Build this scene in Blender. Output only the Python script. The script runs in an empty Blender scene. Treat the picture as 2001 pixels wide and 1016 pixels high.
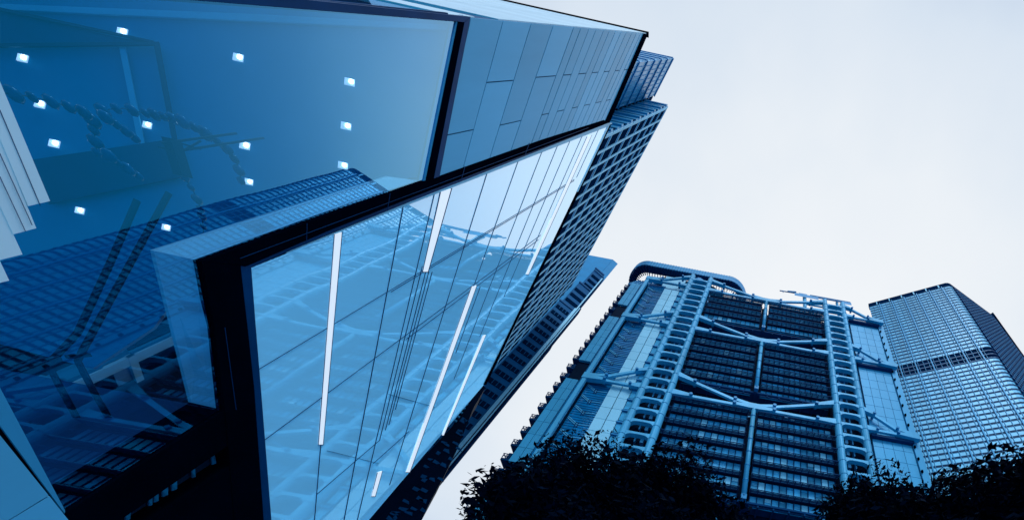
import bpy, bmesh, math, random
from mathutils import Vector, Matrix
random.seed(7)
SC = bpy.context.scene
COL = SC.collection
RAD = math.radians

# ------------------------------------------------------------------ camera
PPX, PPY, FPX = 1403.13, 1000.0, 808.47        # solved from the photograph's vanishing points (2001 px wide frame)
RM = ((0.75628667, -0.501677, -0.41994126),
      (-0.64223368, -0.44687666, -0.62276573),
      (0.12476529, 0.74068984, -0.66016073))
CZ = 1.6
cam_data = bpy.data.cameras.new('camera')
cam_data.sensor_width = 36.0
cam_data.lens = FPX / 2001 * 36.0
cam_data.shift_x = (1000.5 - PPX) / 2001
cam_data.shift_y = (PPY - 508.0) / 2001
cam_data.clip_end = 6000
cam = bpy.data.objects.new('camera', cam_data)
COL.objects.link(cam)
M4 = Matrix(RM).to_4x4()
M4.translation = Vector((0, 0, CZ))
cam.matrix_world = M4
SC.camera = cam

# ------------------------------------------------------------------ sky, sun, exposure
SUN_AZ, SUN_EL = 205.0, 48.0                    # behind the camera, veiled by cloud
world = bpy.data.worlds.new('World')
SC.world = world
world.use_nodes = True
nt = world.node_tree
nt.nodes.clear()
out = nt.nodes.new('ShaderNodeOutputWorld')
bg = nt.nodes.new('ShaderNodeBackground')
sky = nt.nodes.new('ShaderNodeTexSky')
sky.sky_type = 'NISHITA'
sky.sun_disc = False
sky.sun_elevation = RAD(SUN_EL)
sky.sun_rotation = RAD(SUN_AZ)
tc = nt.nodes.new('ShaderNodeTexCoord')
noi = nt.nodes.new('ShaderNodeTexNoise')
noi.inputs['Scale'].default_value = 1.6
noi.inputs['Detail'].default_value = 5
noi.inputs['Roughness'].default_value = 0.5
nt.links.new(tc.outputs['Generated'], noi.inputs['Vector'])
# a broad bright patch of thin cloud, duller cloud round it
dotn = nt.nodes.new('ShaderNodeVectorMath'); dotn.operation = 'DOT_PRODUCT'
bd = Vector((math.sin(RAD(38)) * math.cos(RAD(60)), math.cos(RAD(38)) * math.cos(RAD(60)), math.sin(RAD(60))))
dotn.inputs[1].default_value = bd
nt.links.new(tc.outputs['Generated'], dotn.inputs[0])
ma = nt.nodes.new('ShaderNodeMath'); ma.operation = 'MULTIPLY_ADD'
ma.inputs[1].default_value = 0.34
nt.links.new(noi.outputs['Fac'], ma.inputs[0])
nt.links.new(dotn.outputs['Value'], ma.inputs[2])
mr = nt.nodes.new('ShaderNodeMapRange')
mr.inputs['From Min'].default_value = 0.46 + 0.17
mr.inputs['From Max'].default_value = 1.0 + 0.17
nt.links.new(ma.outputs[0], mr.inputs['Value'])
ramp = nt.nodes.new('ShaderNodeValToRGB')
cr_ = ramp.color_ramp
cr_.elements[0].position = 0.28; cr_.elements[0].color = (0.40, 0.55, 0.80, 1)
cr_.elements[1].position = 0.96; cr_.elements[1].color = (0.935, 0.965, 0.995, 1)
for ps, c in ((0.46, (0.50, 0.63, 0.82, 1)), (0.62, (0.72, 0.815, 0.925, 1)), (0.80, (0.875, 0.925, 0.975, 1))):
    el = cr_.elements.new(ps); el.color = c
nt.links.new(mr.outputs['Result'], ramp.inputs['Fac'])
skm = nt.nodes.new('ShaderNodeVectorMath'); skm.operation = 'SCALE'
skm.inputs['Scale'].default_value = 0.10
nt.links.new(sky.outputs['Color'], skm.inputs[0])
mix = nt.nodes.new('ShaderNodeMixRGB')
mix.inputs['Fac'].default_value = 0.94         # overcast: cloud covers nearly all of the blue
nt.links.new(skm.outputs['Vector'], mix.inputs['Color1'])
nt.links.new(ramp.outputs['Color'], mix.inputs['Color2'])
nt.links.new(mix.outputs['Color'], bg.inputs['Color'])
bg.inputs['Strength'].default_value = 1.0
nt.links.new(bg.outputs['Background'], out.inputs['Surface'])

sd = bpy.data.lights.new('sun', 'SUN')
sd.energy = 1.9
sd.angle = RAD(25)
sd.color = (0.70, 0.86, 1.0)
so = bpy.data.objects.new('sun', sd)
COL.objects.link(so)
sdir = Vector((math.sin(RAD(SUN_AZ)) * math.cos(RAD(SUN_EL)), math.cos(RAD(SUN_AZ)) * math.cos(RAD(SUN_EL)), math.sin(RAD(SUN_EL))))
so.rotation_euler = sdir.to_track_quat('Z', 'Y').to_euler()
so.location = sdir * 300

SC.view_settings.view_transform = 'Standard'
SC.view_settings.look = 'None'
SC.view_settings.exposure = 0
SC.view_settings.gamma = 1
SC.cycles.max_bounces = 10
SC.cycles.transparent_max_bounces = 12
SC.cycles.glossy_bounces = 5

# ------------------------------------------------------------------ materials
# The place is all one family of blues: every paint, glass and stone colour is taken from this scale by its green value.
PAL = [(0, 0, 0), (.0024, 0, .013), (.026, 0, .127), (.10, 0.001, .352), (.17, .010, .485), (.30, .08, .61), (.456, .22, .716), (.61, .43, .80), (.776, .68, .888), (1.2, 1.2, 1.2)]
def blue(g):
    for (g0, r0, b0), (g1, r1, b1) in zip(PAL[:-1], PAL[1:]):
        if g <= g1:
            t = (g - g0) / (g1 - g0)
            k = min(1, max(0, (g - .15) / .3))
            return (min(.95, (r0 + (r1 - r0) * t) / (.72 + .04 * k)), min(.95, g / (.64 + .11 * k)), min(.95, (b0 + (b1 - b0) * t) / (1.03 - .04 * k)))
    return (.9, .9, .9)
def mat(name, col, rough=0.5, metal=0.0, var=0.12, scale=0.35, spec=0.5, bump=0.0, emit=None, emit_s=0, streak=False, ior=1.5, coat=0, island=0.06):
    if not emit: col = blue(col[1] * .84)
    m = bpy.data.materials.new(name)
    m.use_nodes = True
    t = m.node_tree
    b = t.nodes['Principled BSDF']
    b.inputs['Roughness'].default_value = rough
    b.inputs['Metallic'].default_value = metal
    b.inputs['IOR'].default_value = ior
    b.inputs['Specular IOR Level'].default_value = spec
    b.inputs['Coat Weight'].default_value = coat
    b.inputs['Specular Tint'].default_value = (0.05, 0.48, 0.80, 1)
    b.inputs['Coat Roughness'].default_value = 0.05
    g = t.nodes.new('ShaderNodeNewGeometry')
    n = t.nodes.new('ShaderNodeTexNoise')
    n.inputs['Scale'].default_value = scale
    n.inputs['Detail'].default_value = 6
    n.inputs['Roughness'].default_value = 0.6
    if streak:
        mp = t.nodes.new('ShaderNodeMapping')
        mp.inputs['Scale'].default_value = (1, 1, 0.12)
        t.links.new(g.outputs['Position'], mp.inputs['Vector'])
        t.links.new(mp.outputs['Vector'], n.inputs['Vector'])
    else:
        t.links.new(g.outputs['Position'], n.inputs['Vector'])
    isl = t.nodes.new('ShaderNodeMath'); isl.operation = 'MULTIPLY_ADD'
    isl.inputs[1].default_value = 2 * island; isl.inputs[2].default_value = 1 - island
    t.links.new(g.outputs['Random Per Island'], isl.inputs[0])
    vm = t.nodes.new('ShaderNodeVectorMath'); vm.operation = 'SCALE'
    r = t.nodes.new('ShaderNodeValToRGB')
    r.color_ramp.elements[0].position = 0.3
    r.color_ramp.elements[1].position = 0.7
    r.color_ramp.elements[0].color = tuple(c * (1 - var) for c in col) + (1,)
    r.color_ramp.elements[1].color = tuple(min(1, c * (1 + var)) for c in col) + (1,)
    t.links.new(n.outputs['Fac'], r.inputs['Fac'])
    t.links.new(r.outputs['Color'], vm.inputs[0]); t.links.new(isl.outputs[0], vm.inputs['Scale'])
    t.links.new(vm.outputs['Vector'], b.inputs['Base Color'])
    if bump:
        bp = t.nodes.new('ShaderNodeBump')
        bp.inputs['Strength'].default_value = bump
        bp.inputs['Distance'].default_value = 0.5
        t.links.new(n.outputs['Fac'], bp.inputs['Height'])
        t.links.new(bp.outputs['Normal'], b.inputs['Normal'])
    if emit:
        b.inputs['Emission Color'].default_value = emit + (1,)
        b.inputs['Emission Strength'].default_value = emit_s
    return m

def glass(name, ior, tint, gloss, body=None, body_fac=0.0, wav=0.0, wscale=0.05, base=0.0, slant=None, rise=(0.2, 0.52, 0.3)):
    """see-through (or, with body, backed) sheet glass: Fresnel mix of a mirror and what lies behind"""
    m = bpy.data.materials.new(name)
    m.use_nodes = True
    t = m.node_tree
    t.nodes.clear()
    o = t.nodes.new('ShaderNodeOutputMaterial')
    mx = t.nodes.new('ShaderNodeMixShader')
    fr = t.nodes.new('ShaderNodeFresnel')
    fr.inputs['IOR'].default_value = ior
    gl = t.nodes.new('ShaderNodeBsdfGlossy')
    gl.inputs['Roughness'].default_value = 0.0
    gl.inputs['Color'].default_value = gloss + (1,)
    if slant:
        lw = t.nodes.new('ShaderNodeLayerWeight'); lw.inputs['Blend'].default_value = 0.5
        rp_ = t.nodes.new('ShaderNodeValToRGB')
        rp_.color_ramp.elements[0].position = 0.20; rp_.color_ramp.elements[0].color = gloss + (1,)
        rp_.color_ramp.elements[1].position = 0.52; rp_.color_ramp.elements[1].color = slant + (1,)
        t.links.new(lw.outputs['Facing'], rp_.inputs['Fac'])
        t.links.new(rp_.outputs['Color'], gl.inputs['Color'])
    tr = t.nodes.new('ShaderNodeBsdfTransparent')
    tr.inputs['Color'].default_value = tint + (1,)
    back = tr.outputs[0]
    if body:
        df = t.nodes.new('ShaderNodeBsdfDiffuse')
        df.inputs['Color'].default_value = body + (1,)
        m2 = t.nodes.new('ShaderNodeMixShader')
        m2.inputs['Fac'].default_value = body_fac
        t.links.new(tr.outputs[0], m2.inputs[1])
        t.links.new(df.outputs[0], m2.inputs[2])
        back = m2.outputs[0]
    if wav:
        g = t.nodes.new('ShaderNodeNewGeometry')
        n = t.nodes.new('ShaderNodeTexNoise')
        n.inputs['Scale'].default_value = wscale
        n.inputs['Detail'].default_value = 1.5
        t.links.new(g.outputs['Position'], n.inputs['Vector'])
        bp = t.nodes.new('ShaderNodeBump')
        bp.inputs['Strength'].default_value = 1.0
        bp.inputs['Distance'].default_value = wav
        t.links.new(n.outputs['Fac'], bp.inputs['Height'])
        t.links.new(bp.outputs['Normal'], gl.inputs['Normal'])
    # coated sheet: a base reflectance plus Fresnel; only the outer face of the sheet mirrors
    lf = t.nodes.new('ShaderNodeLayerWeight'); lf.inputs['Blend'].default_value = 0.5
    k1 = t.nodes.new('ShaderNodeMapRange'); k1.interpolation_type = 'SMOOTHSTEP'
    k1.inputs['From Min'].default_value = rise[0]; k1.inputs['From Max'].default_value = rise[1]
    k1.inputs['To Min'].default_value = base; k1.inputs['To Max'].default_value = base + rise[2]
    t.links.new(lf.outputs['Facing'], k1.inputs['Value'])
    gg = t.nodes.new('ShaderNodeNewGeometry')
    k2 = t.nodes.new('ShaderNodeMath'); k2.operation = 'SUBTRACT'; k2.inputs[0].default_value = 1
    t.links.new(gg.outputs['Backfacing'], k2.inputs[1])
    k3 = t.nodes.new('ShaderNodeMath'); k3.operation = 'MULTIPLY'
    t.links.new(k1.outputs[0], k3.inputs[0]); t.links.new(k2.outputs[0], k3.inputs[1])
    t.links.new(k3.outputs[0], mx.inputs['Fac'])
    t.links.new(back, mx.inputs[1])
    t.links.new(gl.outputs[0], mx.inputs[2])
    if body:                                    # diffuse colour added over the mirror: pale interior glow and haze painted in
        ad = t.nodes.new('ShaderNodeAddShader')
        d2 = t.nodes.new('ShaderNodeBsdfDiffuse')
        d2.inputs['Color'].default_value = body + (1,)
        t.links.new(mx.outputs[0], ad.inputs[0]); t.links.new(d2.outputs[0], ad.inputs[1])
        t.links.new(ad.outputs[0], o.inputs['Surface'])
    else:
        t.links.new(mx.outputs[0], o.inputs['Surface'])
    return m

MT = dict(
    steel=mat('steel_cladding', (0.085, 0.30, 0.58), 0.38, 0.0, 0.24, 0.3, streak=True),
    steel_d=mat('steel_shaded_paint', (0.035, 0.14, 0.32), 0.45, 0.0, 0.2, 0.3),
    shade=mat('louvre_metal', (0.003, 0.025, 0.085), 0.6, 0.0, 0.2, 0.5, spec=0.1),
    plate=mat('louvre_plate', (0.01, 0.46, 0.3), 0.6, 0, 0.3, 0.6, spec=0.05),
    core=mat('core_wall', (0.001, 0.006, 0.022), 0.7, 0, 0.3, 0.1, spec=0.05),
    soffit=mat('soffit', (0.006, 0.035, 0.10), 0.7, 0, 0.25, 0.2, spec=0.1),
    hglass=mat('tower_glass', (0.006, 0.27, 0.24), 0.35, 0, 0.35, 0.35, spec=0.04, island=.4),
    hlit=mat('drawn_blind', (0.22, 0.47, 0.78), 0.5, 0, 0.2, 0.5),
    hmid=mat('half_drawn_blind', (0.05, 0.22, 0.45), 0.35, 0, 0.25, 0.5),
    white=mat('white_panel', (0.36, 0.56, 0.88), 0.4, 0, 0.08, 0.12, streak=True),
    grid=mat('grey_panel', (0.11, 0.27, 0.62), 0.4, 0, 0.14, 0.12, streak=True),
    stair=mat('stair_glass', (0.012, 0.11, 0.28), 0.2, 0, 0.3, 0.3),
    flight=mat('stair_flight', (0.10, 0.32, 0.58), 0.5),
    joint=mat('panel_joint', (0.01, 0.05, 0.14), 0.7),
    black=mat('black_frame', (0.0006, 0.0012, 0.004), 0.6, 0, 0.2, 0.3, spec=0.0),
    navy=mat('navy_frame', (0.004, 0.030, 0.115), 0.45, 0, 0.2, 0.2, spec=0.12),
    trim=mat('pale_trim', (0.34, 0.58, 0.86), 0.35, 0, 0.06, 0.2),
    reveal=mat('blue_reveal', (0.05, 0.27, 0.58), 0.5, 0, 0.1, 0.1),
    clad=mat('cladding_metal', (0.012, 0.36, 0.50), 0.25, 0.0, 0.12, 0.08, spec=0.22, streak=True, island=0.11),
    retn=mat('return_panel', (0.60, 0.92, 0.95), 0.35, 0, 0.06, 0.1),
    strip=mat('strip_lamp', (0.5, 0.55, 0.6), 0.4, 0, 0.02, 0.2, emit=(0.84, 0.91, 0.97), emit_s=0.68),
    lamp=mat('downlight_lens', (0.9, 0.95, 1.0), 0.4, 0, 0.0, 1, emit=(0.9, 0.97, 1.0), emit_s=7.0),
    lampf=mat('downlight_rim', (0.5, 0.7, 0.9), 0.4, 0, 0.0, 1, emit=(0.6, 0.8, 1.0), emit_s=.75),
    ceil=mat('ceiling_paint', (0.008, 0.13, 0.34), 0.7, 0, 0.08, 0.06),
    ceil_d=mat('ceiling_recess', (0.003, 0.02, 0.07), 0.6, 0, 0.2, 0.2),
    floor=mat('lobby_floor', (0.006, 0.03, 0.14), 0.4, 0, 0.2, 0.2),
    inner=mat('lobby_wall', (0.002, 0.012, 0.035), 0.6, 0, 0.3, 0.1),
    bead=mat('garland_bead', (0.006, 0.05, 0.13), 0.12, 0, 0.3, 0.5, spec=0.8),
    strut=mat('lobby_column', (0.001, 0.006, 0.02), 0.5),
    curtain=mat('curtain_cloth', (0.02, 0.16, 0.38), 0.8, 0, 0.4, 1.2),
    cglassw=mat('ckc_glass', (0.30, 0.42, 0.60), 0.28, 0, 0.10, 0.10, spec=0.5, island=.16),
    cline=mat('ckc_spandrel', (0.006, 0.03, 0.13), 0.5, 0, 0.2, 0.3),
    crib=mat('ckc_rib', (0.02, 0.22, 0.40), 0.4),
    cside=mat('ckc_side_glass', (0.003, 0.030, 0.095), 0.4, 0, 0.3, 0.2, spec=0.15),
    cband=mat('ckc_louvre', (0.001, 0.014, 0.030), 0.7, spec=0.0),
    dpale=mat('pale_spandrel', (0.34, 0.54, 0.66), 0.6, 0, 0.14, 0.15, streak=True),
    dmid=mat('mid_spandrel', (0.02, 0.17, 0.40), 0.5, 0, 0.15, 0.1),
    ddark=mat('dark_pane', (0.001, 0.010, 0.028), 0.6, 0, 0.3, 0.4, spec=0.0, island=.3),
    slim=mat('slim_glass', (0.06, 0.28, 0.50), 0.3, 0, 0.15, 0.05),
    scw=mat('granite_wall', (0.008, 0.060, 0.17), 0.75, 0, 0.2, 0.12),
    scp=mat('pale_granite', (0.06, 0.17, 0.54), 0.6, 0, 0.12, 0.08),
    ground=mat('paving', (0.05, 0.22, 0.13), 0.8, 0, 0.3, 0.3),
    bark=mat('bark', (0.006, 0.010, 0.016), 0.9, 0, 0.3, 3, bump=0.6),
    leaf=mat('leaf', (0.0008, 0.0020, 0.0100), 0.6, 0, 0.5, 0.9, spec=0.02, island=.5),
    roof=mat('roof_felt', (0.05, 0.10, 0.2), 0.9),
    ring=mat('ring_cladding', (0.035, 0.21, 0.44), 0.5, 0, 0.1, 0.2),
    g_win=glass('window_glass', 1.6, (0.84, 0.95, 1.0), (0.02, 0.60, 0.95), wav=0.02, wscale=0.08, base=0.17, rise=(0.15, 0.54, 0.47), slant=(0.42, 0.75, 1.0)),
    g_curt=glass('curtain_wall_glass', 1.6, (0.5, 0.7, 0.9), (0.80, 0.84, 0.84), body=(0.22, 0.50, 0.60), body_fac=0.985, wav=0.06, wscale=0.07, base=0.33, rise=(0.22, 0.74, 0.50)),
)

# ------------------------------------------------------------------ mesh helpers
class MB:
    def __init__(s): s.v = []; s.f = []; s.smooth = False
    def add(s, vs, fs):
        o = len(s.v)
        s.v += [tuple(v) for v in vs]
        s.f += [tuple(i + o for i in f) for f in fs]
    def hexa(s, p):          # 8 corners: bottom ring 0-3, top ring 4-7
        s.add(p, [(3, 2, 1, 0), (4, 5, 6, 7), (0, 1, 5, 4), (1, 2, 6, 5), (2, 3, 7, 6), (3, 0, 4, 7)])
    def box(s, fr, a0, a1, b0, b1, z0, z1):
        P = lambda a, b, z: fr(a, b, z)
        s.hexa([P(a0, b0, z0), P(a1, b0, z0), P(a1, b1, z0), P(a0, b1, z0), P(a0, b0, z1), P(a1, b0, z1), P(a1, b1, z1), P(a0, b1, z1)])
    def prism(s, pts, ext):
        n = len(pts)
        q = [Vector(p) + Vector(ext) for p in pts]
        s.add(list(pts) + q, [tuple(range(n)), tuple(range(2 * n - 1, n - 1, -1))] + [((i + 1) % n, i, n + i, n + (i + 1) % n) for i in range(n)])
    def bar(s, a, b, w, h=None, up=(0, 0, 1)):
        a = Vector(a); b = Vector(b); h = h or w
        d = (b - a).normalized()
        x = d.cross(Vector(up))
        if x.length < 1e-3: x = d.cross(Vector((1, 0, 0)))
        x.normalize(); y = x.cross(d)
        c = [(-w / 2, -h / 2), (w / 2, -h / 2), (w / 2, h / 2), (-w / 2, h / 2)]
        s.hexa([a + x * i + y * j for i, j in c] + [b + x * i + y * j for i, j in c])
    def tube(s, pts, rad, n=10, cap=True):
        rings = []
        pts = [Vector(p) for p in pts]
        if not hasattr(rad, '__len__'): rad = [rad] * len(pts)
        ref = None
        o = len(s.v)
        for i, p in enumerate(pts):
            d = (pts[min(i + 1, len(pts) - 1)] - pts[max(i - 1, 0)]).normalized()
            if ref is None:
                ref = d.orthogonal().normalized()
            x = (ref - d * ref.dot(d)).normalized(); ref = x
            y = d.cross(x)
            for k in range(n):
                a = 2 * math.pi * k / n
                s.v.append(tuple(p + (x * math.cos(a) + y * math.sin(a)) * rad[i]))
        for i in range(len(pts) - 1):
            for k in range(n):
                k2 = (k + 1) % n
                s.f.append((o + i * n + k, o + i * n + k2, o + (i + 1) * n + k2, o + (i + 1) * n + k))
        if cap:
            s.f.append(tuple(o + k for k in range(n))[::-1])
            s.f.append(tuple(o + (len(pts) - 1) * n + k for k in range(n)))
    def ball(s, c, r, seg=8, ring=5):
        c = Vector(c)
        o = len(s.v)
        rx, ry, rz = r if hasattr(r, '__len__') else (r, r, r)
        s.v.append((c.x, c.y, c.z + rz))
        for i in range(1, ring):
            th = math.pi * i / ring
            for k in range(seg):
                a = 2 * math.pi * k / seg
                s.v.append((c.x + rx * math.sin(th) * math.cos(a), c.y + ry * math.sin(th) * math.sin(a), c.z + rz * math.cos(th)))
        s.v.append((c.x, c.y, c.z - rz))
        e = len(s.v) - 1
        for k in range(seg):
            s.f.append((o, o + 1 + k, o + 1 + (k + 1) % seg))
            s.f.append((e, e - seg + (k + 1) % seg, e - seg + k))
        for i in range(ring - 2):
            for k in range(seg):
                a = o + 1 + i * seg + k; b = o + 1 + i * seg + (k + 1) % seg
                s.f.append((a, a + seg, b + seg, b))
    def build(s, name, m, parent=None, smooth=False, origin=None):
        me = bpy.data.meshes.new(name)
        if origin is not None:
            o = Vector(origin)
            vv = [tuple(Vector(v) - o) for v in s.v]
        else: vv = s.v
        me.from_pydata(vv, [], s.f)
        me.update()
        bm = bmesh.new(); bm.from_mesh(me)
        bmesh.ops.recalc_face_normals(bm, faces=bm.faces)
        bm.to_mesh(me); bm.free()
        me.materials.append(m if not isinstance(m, str) else MT[m])
        if smooth:
            for p in me.polygons: p.use_smooth = True
        ob = bpy.data.objects.new(name, me)
        COL.objects.link(ob)
        if parent is not None:
            ob.parent = parent
            ob.matrix_parent_inverse = Matrix.Translation(-WORLD(parent))
        elif origin is not None:
            ob.location = origin
        return ob

def WORLD(o):
    v = Vector(o.location)
    while o.parent is not None:
        o = o.parent
        v = Vector(o.location)
        break
    return v

def tag(o, label=None, cat=None, group=None, kind=None):
    if label: o['label'] = label
    if cat: o['category'] = cat
    if group: o['group'] = group
    if kind: o['kind'] = kind
    return o

def thing(name, label, cat, loc=(0, 0, 0), group=None):
    o = bpy.data.objects.new(name, None)
    o.empty_display_size = 1
    COL.objects.link(o)
    o.location = loc
    return tag(o, label, cat, group)

# a thing's parts are built in world coordinates and parented with an inverse, one level deep at a time
def part(b, name, m, parent, smooth=False, label=None):
    me_o = b.build(name, m, None, smooth)
    me_o.parent = parent
    root = parent
    while root.parent is not None: root = root.parent
    me_o.matrix_parent_inverse = Matrix.Translation(-Vector(root.location)) if parent is root else Matrix.Identity(4)
    if parent is not root:
        me_o.matrix_parent_inverse = Matrix.Identity(4)
    if label: me_o['label'] = label
    return me_o

# ------------------------------------------------------------------ measuring helpers
Rm = Matrix(RM)
EYE = Vector((0, 0, CZ))
def ray(px):
    return (Rm @ Vector((px[0] - PPX, -(px[1] - PPY), -FPX))).normalized()
def hit(px, n, d):
    r = ray(px); return EYE + r * (d / n.dot(r))
WN = Vector((0.84041977, -0.54193598, 0.0))      # outward normal of the glass building's street wall
WD = -41.1946                                     # that wall's distance from the camera
WT = Vector((0.54193598, 0.84041977, 0.0))
def W(x, y, off=0.0):                             # a point of that wall (off = metres proud of it)
    return hit((x, y), WN, WD + off)
VP1 = (570.0, 1560.0); ZEN = (1553.0, 92.0)
def lerp(a, b, t): return tuple(a[i] + (b[i] - a[i]) * t for i in range(len(a)))
def isect(a, b, c, d):                            # intersection of two drawn lines
    x1, y1 = a; x2, y2 = b; x3, y3 = c; x4, y4 = d
    D = (x1 - x2) * (y3 - y4) - (y1 - y2) * (x3 - x4)
    p = x1 * y2 - y1 * x2; q = x3 * y4 - y3 * x4
    return ((p * (x3 - x4) - (x1 - x2) * q) / D, (p * (y3 - y4) - (y1 - y2) * q) / D)

# ================================================================== GROUND
b = MB()
b.add([(-3000, -3000, 0), (3000, -3000, 0), (3000, 3000, 0), (-3000, 3000, 0)], [(0, 1, 2, 3)])
tag(b.build('ground', 'ground'), kind='structure')

# ================================================================== GLASS BUILDING (left)
gb = thing('glass_building', 'glass and panel corner building with a huge black-framed window filling the left side', 'building', tuple(W(480, 520).xy) + (0,))
def wall_part(name, m, polys, off=0.0, depth=0.5, parent=gb, label=None):
    b = MB()
    for poly in polys:
        b.prism([W(x, y, off) for x, y in poly], -WN * depth)
    return part(b, name, m, parent, label=label)

# mullions: the family running along the wall and the upright family
def mline(b, p, q, wpx, off=0.06, dep=0.05):
    d = Vector((q[0] - p[0], q[1] - p[1])).normalized(); nn = Vector((-d.y, d.x)) * wpx * .27
    b.prism([W(p[0] + nn.x, p[1] + nn.y, off), W(q[0] + nn.x * .8, q[1] + nn.y * .8, off), W(q[0] - nn.x * .8, q[1] - nn.y * .8, off), W(p[0] - nn.x, p[1] - nn.y, off)], -WN * dep)
# -- framing
wall_part('frame_beam', 'black', [[(395, 511), (640, 421), (835, 352.5), (1060, 273), (1180, 235), (1190, 240), (800, 388), (640, 452), (480, 521)]], 0.25, 2.0)
wall_part('frame_beam', 'navy', [[(480, 521), (640, 452), (800, 388), (1190, 238), (1192, 239.5), (800, 395), (640, 458), (488, 524)]], 0.10, 0.9)
wall_part('edge_trim', 'trim', [[(560, 493), (800, 395), (1192, 239.5), (1197, 241), (1190, 247), (800, 399.5), (560, 495)]], 0.05, 0.5)
wall_part('frame_post', 'black', [[(395, 511), (470, 517), (484, 640), (497, 760), (515, 1010), (528, 1150), (470, 1150), (440, 800), (420, 640)]], 0.25, 2.5)
wall_part('frame_post', 'navy', [[(470, 517), (491, 523), (500, 640), (510, 760), (530, 1010), (541, 1150), (528, 1150), (515, 1010), (497, 760), (484, 640)]], 0.12, 1.0)
wall_part('plinth', 'black', [[(130, 1000), (440, 800), (452, 866), (262, 997), (120, 1094)],
                              [(455, 905), (470, 1150), (100, 1250), (110, 1130), (285, 1018)]], 0.2, 3.0)
# window frame, near side and head
wall_part('window_frame', 'navy', [[(300, -30), (500, -10), (700, 11), (919, 34), (907, 44), (897, 43), (700, 27), (300, -6)]], 0.3, 1.0)
wall_part('window_frame', 'black', [[(897, 43), (908, 44), (848, 349), (834, 353)]], 0.28, 1.2)
wall_part('window_frame', 'navy', [[(908, 44), (919.5, 34), (859, 345), (848, 349)]], 0.3, 1.2)
wall_part('window_frame', 'reveal', [[(891, 43), (897, 43), (834, 353), (828, 355)]], 0.12, 0.6)

b = MB()
mline(b, (470, 505), (1150, 250), 1.4, .30, .06); mline(b, (440, 640), (462, 800), 1.2, .30, .06)
for x_, y_ in ((600, 455), (760, 395), (905, 340), (1030, 293)):
    q_ = isect((x_, y_), VP1, (480, 521), (1190, 240)); mline(b, isect((x_, y_), VP1, (395, 511), (835, 352)), q_, 1.2, .29, .05)
part(b, 'frame_seam', 'navy', gb)
# -- metal cladding above the window, one panel mesh with open joints over a dark backing
tops = [920, 983, 1038, 1081, 1121, 1135, 1151, 1165, 1180, 1191, 1203, 1214, 1224, 1235, 1244, 1252, 1261]
def top_pt(x): return (x, 35.5 + (x - 920) * (66.5 - 35.5) / 341.0)
def beam_pt(x):
    return isect(top_pt(x), VP1, (850, 346.5), (1186, 236))
b = MB()
for i in range(len(tops) - 1):
    a0, a1 = top_pt(tops[i] + (1.0 if i < 6 else .6)), top_pt(tops[i + 1] - (0.3))
    c0, c1 = beam_pt(tops[i] + (1.0 if i < 6 else .6)), beam_pt(tops[i + 1] - 0.3)
    cut = (0.74, 0.42, 0.75, 0.41)[i % 4] if i < 4 else (0.41 if i % 2 else 0.74)
    gap = 0.004
    for t0, t1 in ((0, cut - gap), (cut + gap, 1)):
        q = [lerp(a0, c0, t0), lerp(a1, c1, t0), lerp(a1, c1, t1), lerp(a0, c0, t1)]
        b.prism([W(x, y, 0.2) for x, y in q], -WN * 0.25)
part(b, 'cladding', 'clad', gb)
wall_part('cladding_backing', 'joint', [[(919, 35), (1262, 67), (1187, 237), (850, 346)]], -0.08, 5.0)
wall_part('roof_edge', 'black', [[(1259, 66.5), (1266, 68), (1191, 241), (1185, 238)]], 0.45, 1.5)

# -- curtain wall beyond the beam
wall_part('curtain_glass', 'g_curt', [[(489, 524), (800, 399), (1188, 247), (945, 752), (720, 1016), (640, 1110), (535, 1110)]], 0.0, 0.06)
wall_part('curtain_backing', 'core', [[(489, 524), (800, 399), (1186, 249), (944, 752), (719, 1016), (640, 1110), (535, 1110)]], -0.4, 3.0)
wall_part('parapet_trim', 'trim', [[(1188, 246), (1191.5, 245), (1131, 375), (1128, 375)]], 0.1, 0.3)
wall_part('parapet_trim', 'black', [[(1191.5, 245), (1195, 243), (1133, 375), (1066, 513), (950, 752), (946, 751), (1062, 513), (1130, 375)]], 0.12, 0.4)
BEAM = ((560, 494), (1190, 246)); EDGE = ((1188, 247), (720, 1016))
b = MB()
along = [(786, 417, 1100, 2.0), (849, 381, 1100, 1.6), (950, 346, 1000, 1.4), (1011, 321, 1000, 1.0), (1058, 301, 1000, .8), (1088, 290, 1000, .7), (1112, 281, 1000, .6), (1136, 271, 1000, .6), (1168, 258, 1000, .6)]
for x, y, yb, w in along:
    p = isect((x, y), VP1, *BEAM)
    q = isect((x, y), VP1, *EDGE)
    if q[1] > 1080 or q[1] < y: q = lerp((x, y), VP1, (1080 - y) / (1560 - y))
    mline(b, p, q, w)
for x, y, y2, w in [(826, 520, 860, 1.5), (832.5, 531, 840, 1.4), (838.5, 531, 830, 1.3), (845, 531, 800, 1.3), (661.5, 458, 1080, 1.6), (931, 560, 700, 1.0), (939, 560, 690, .9)]:
    mline(b, (x, y), lerp((x, y), VP1, (y2 - y) / (1560 - y)), w)
part(b, 'mullion', 'navy', gb)
b = MB()
for p in [(507, 721), (522, 856), (780, 561), (810, 651)]:
    q = isect(p, ZEN, *EDGE)
    if q[0] < p[0]: q = lerp(p, ZEN, 0.5)
    mline(b, lerp(p, ZEN, -0.02), lerp(p, q, 0.995), 1.1)
for p, q in [((620, 965), (742, 860)), ((730, 905), (800, 842)), ((640, 880), (740, 905)), ((760, 770), (850, 795))]:
    mline(b, p, q, 0.9)
part(b, 'mullion', 'navy', gb)
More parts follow.
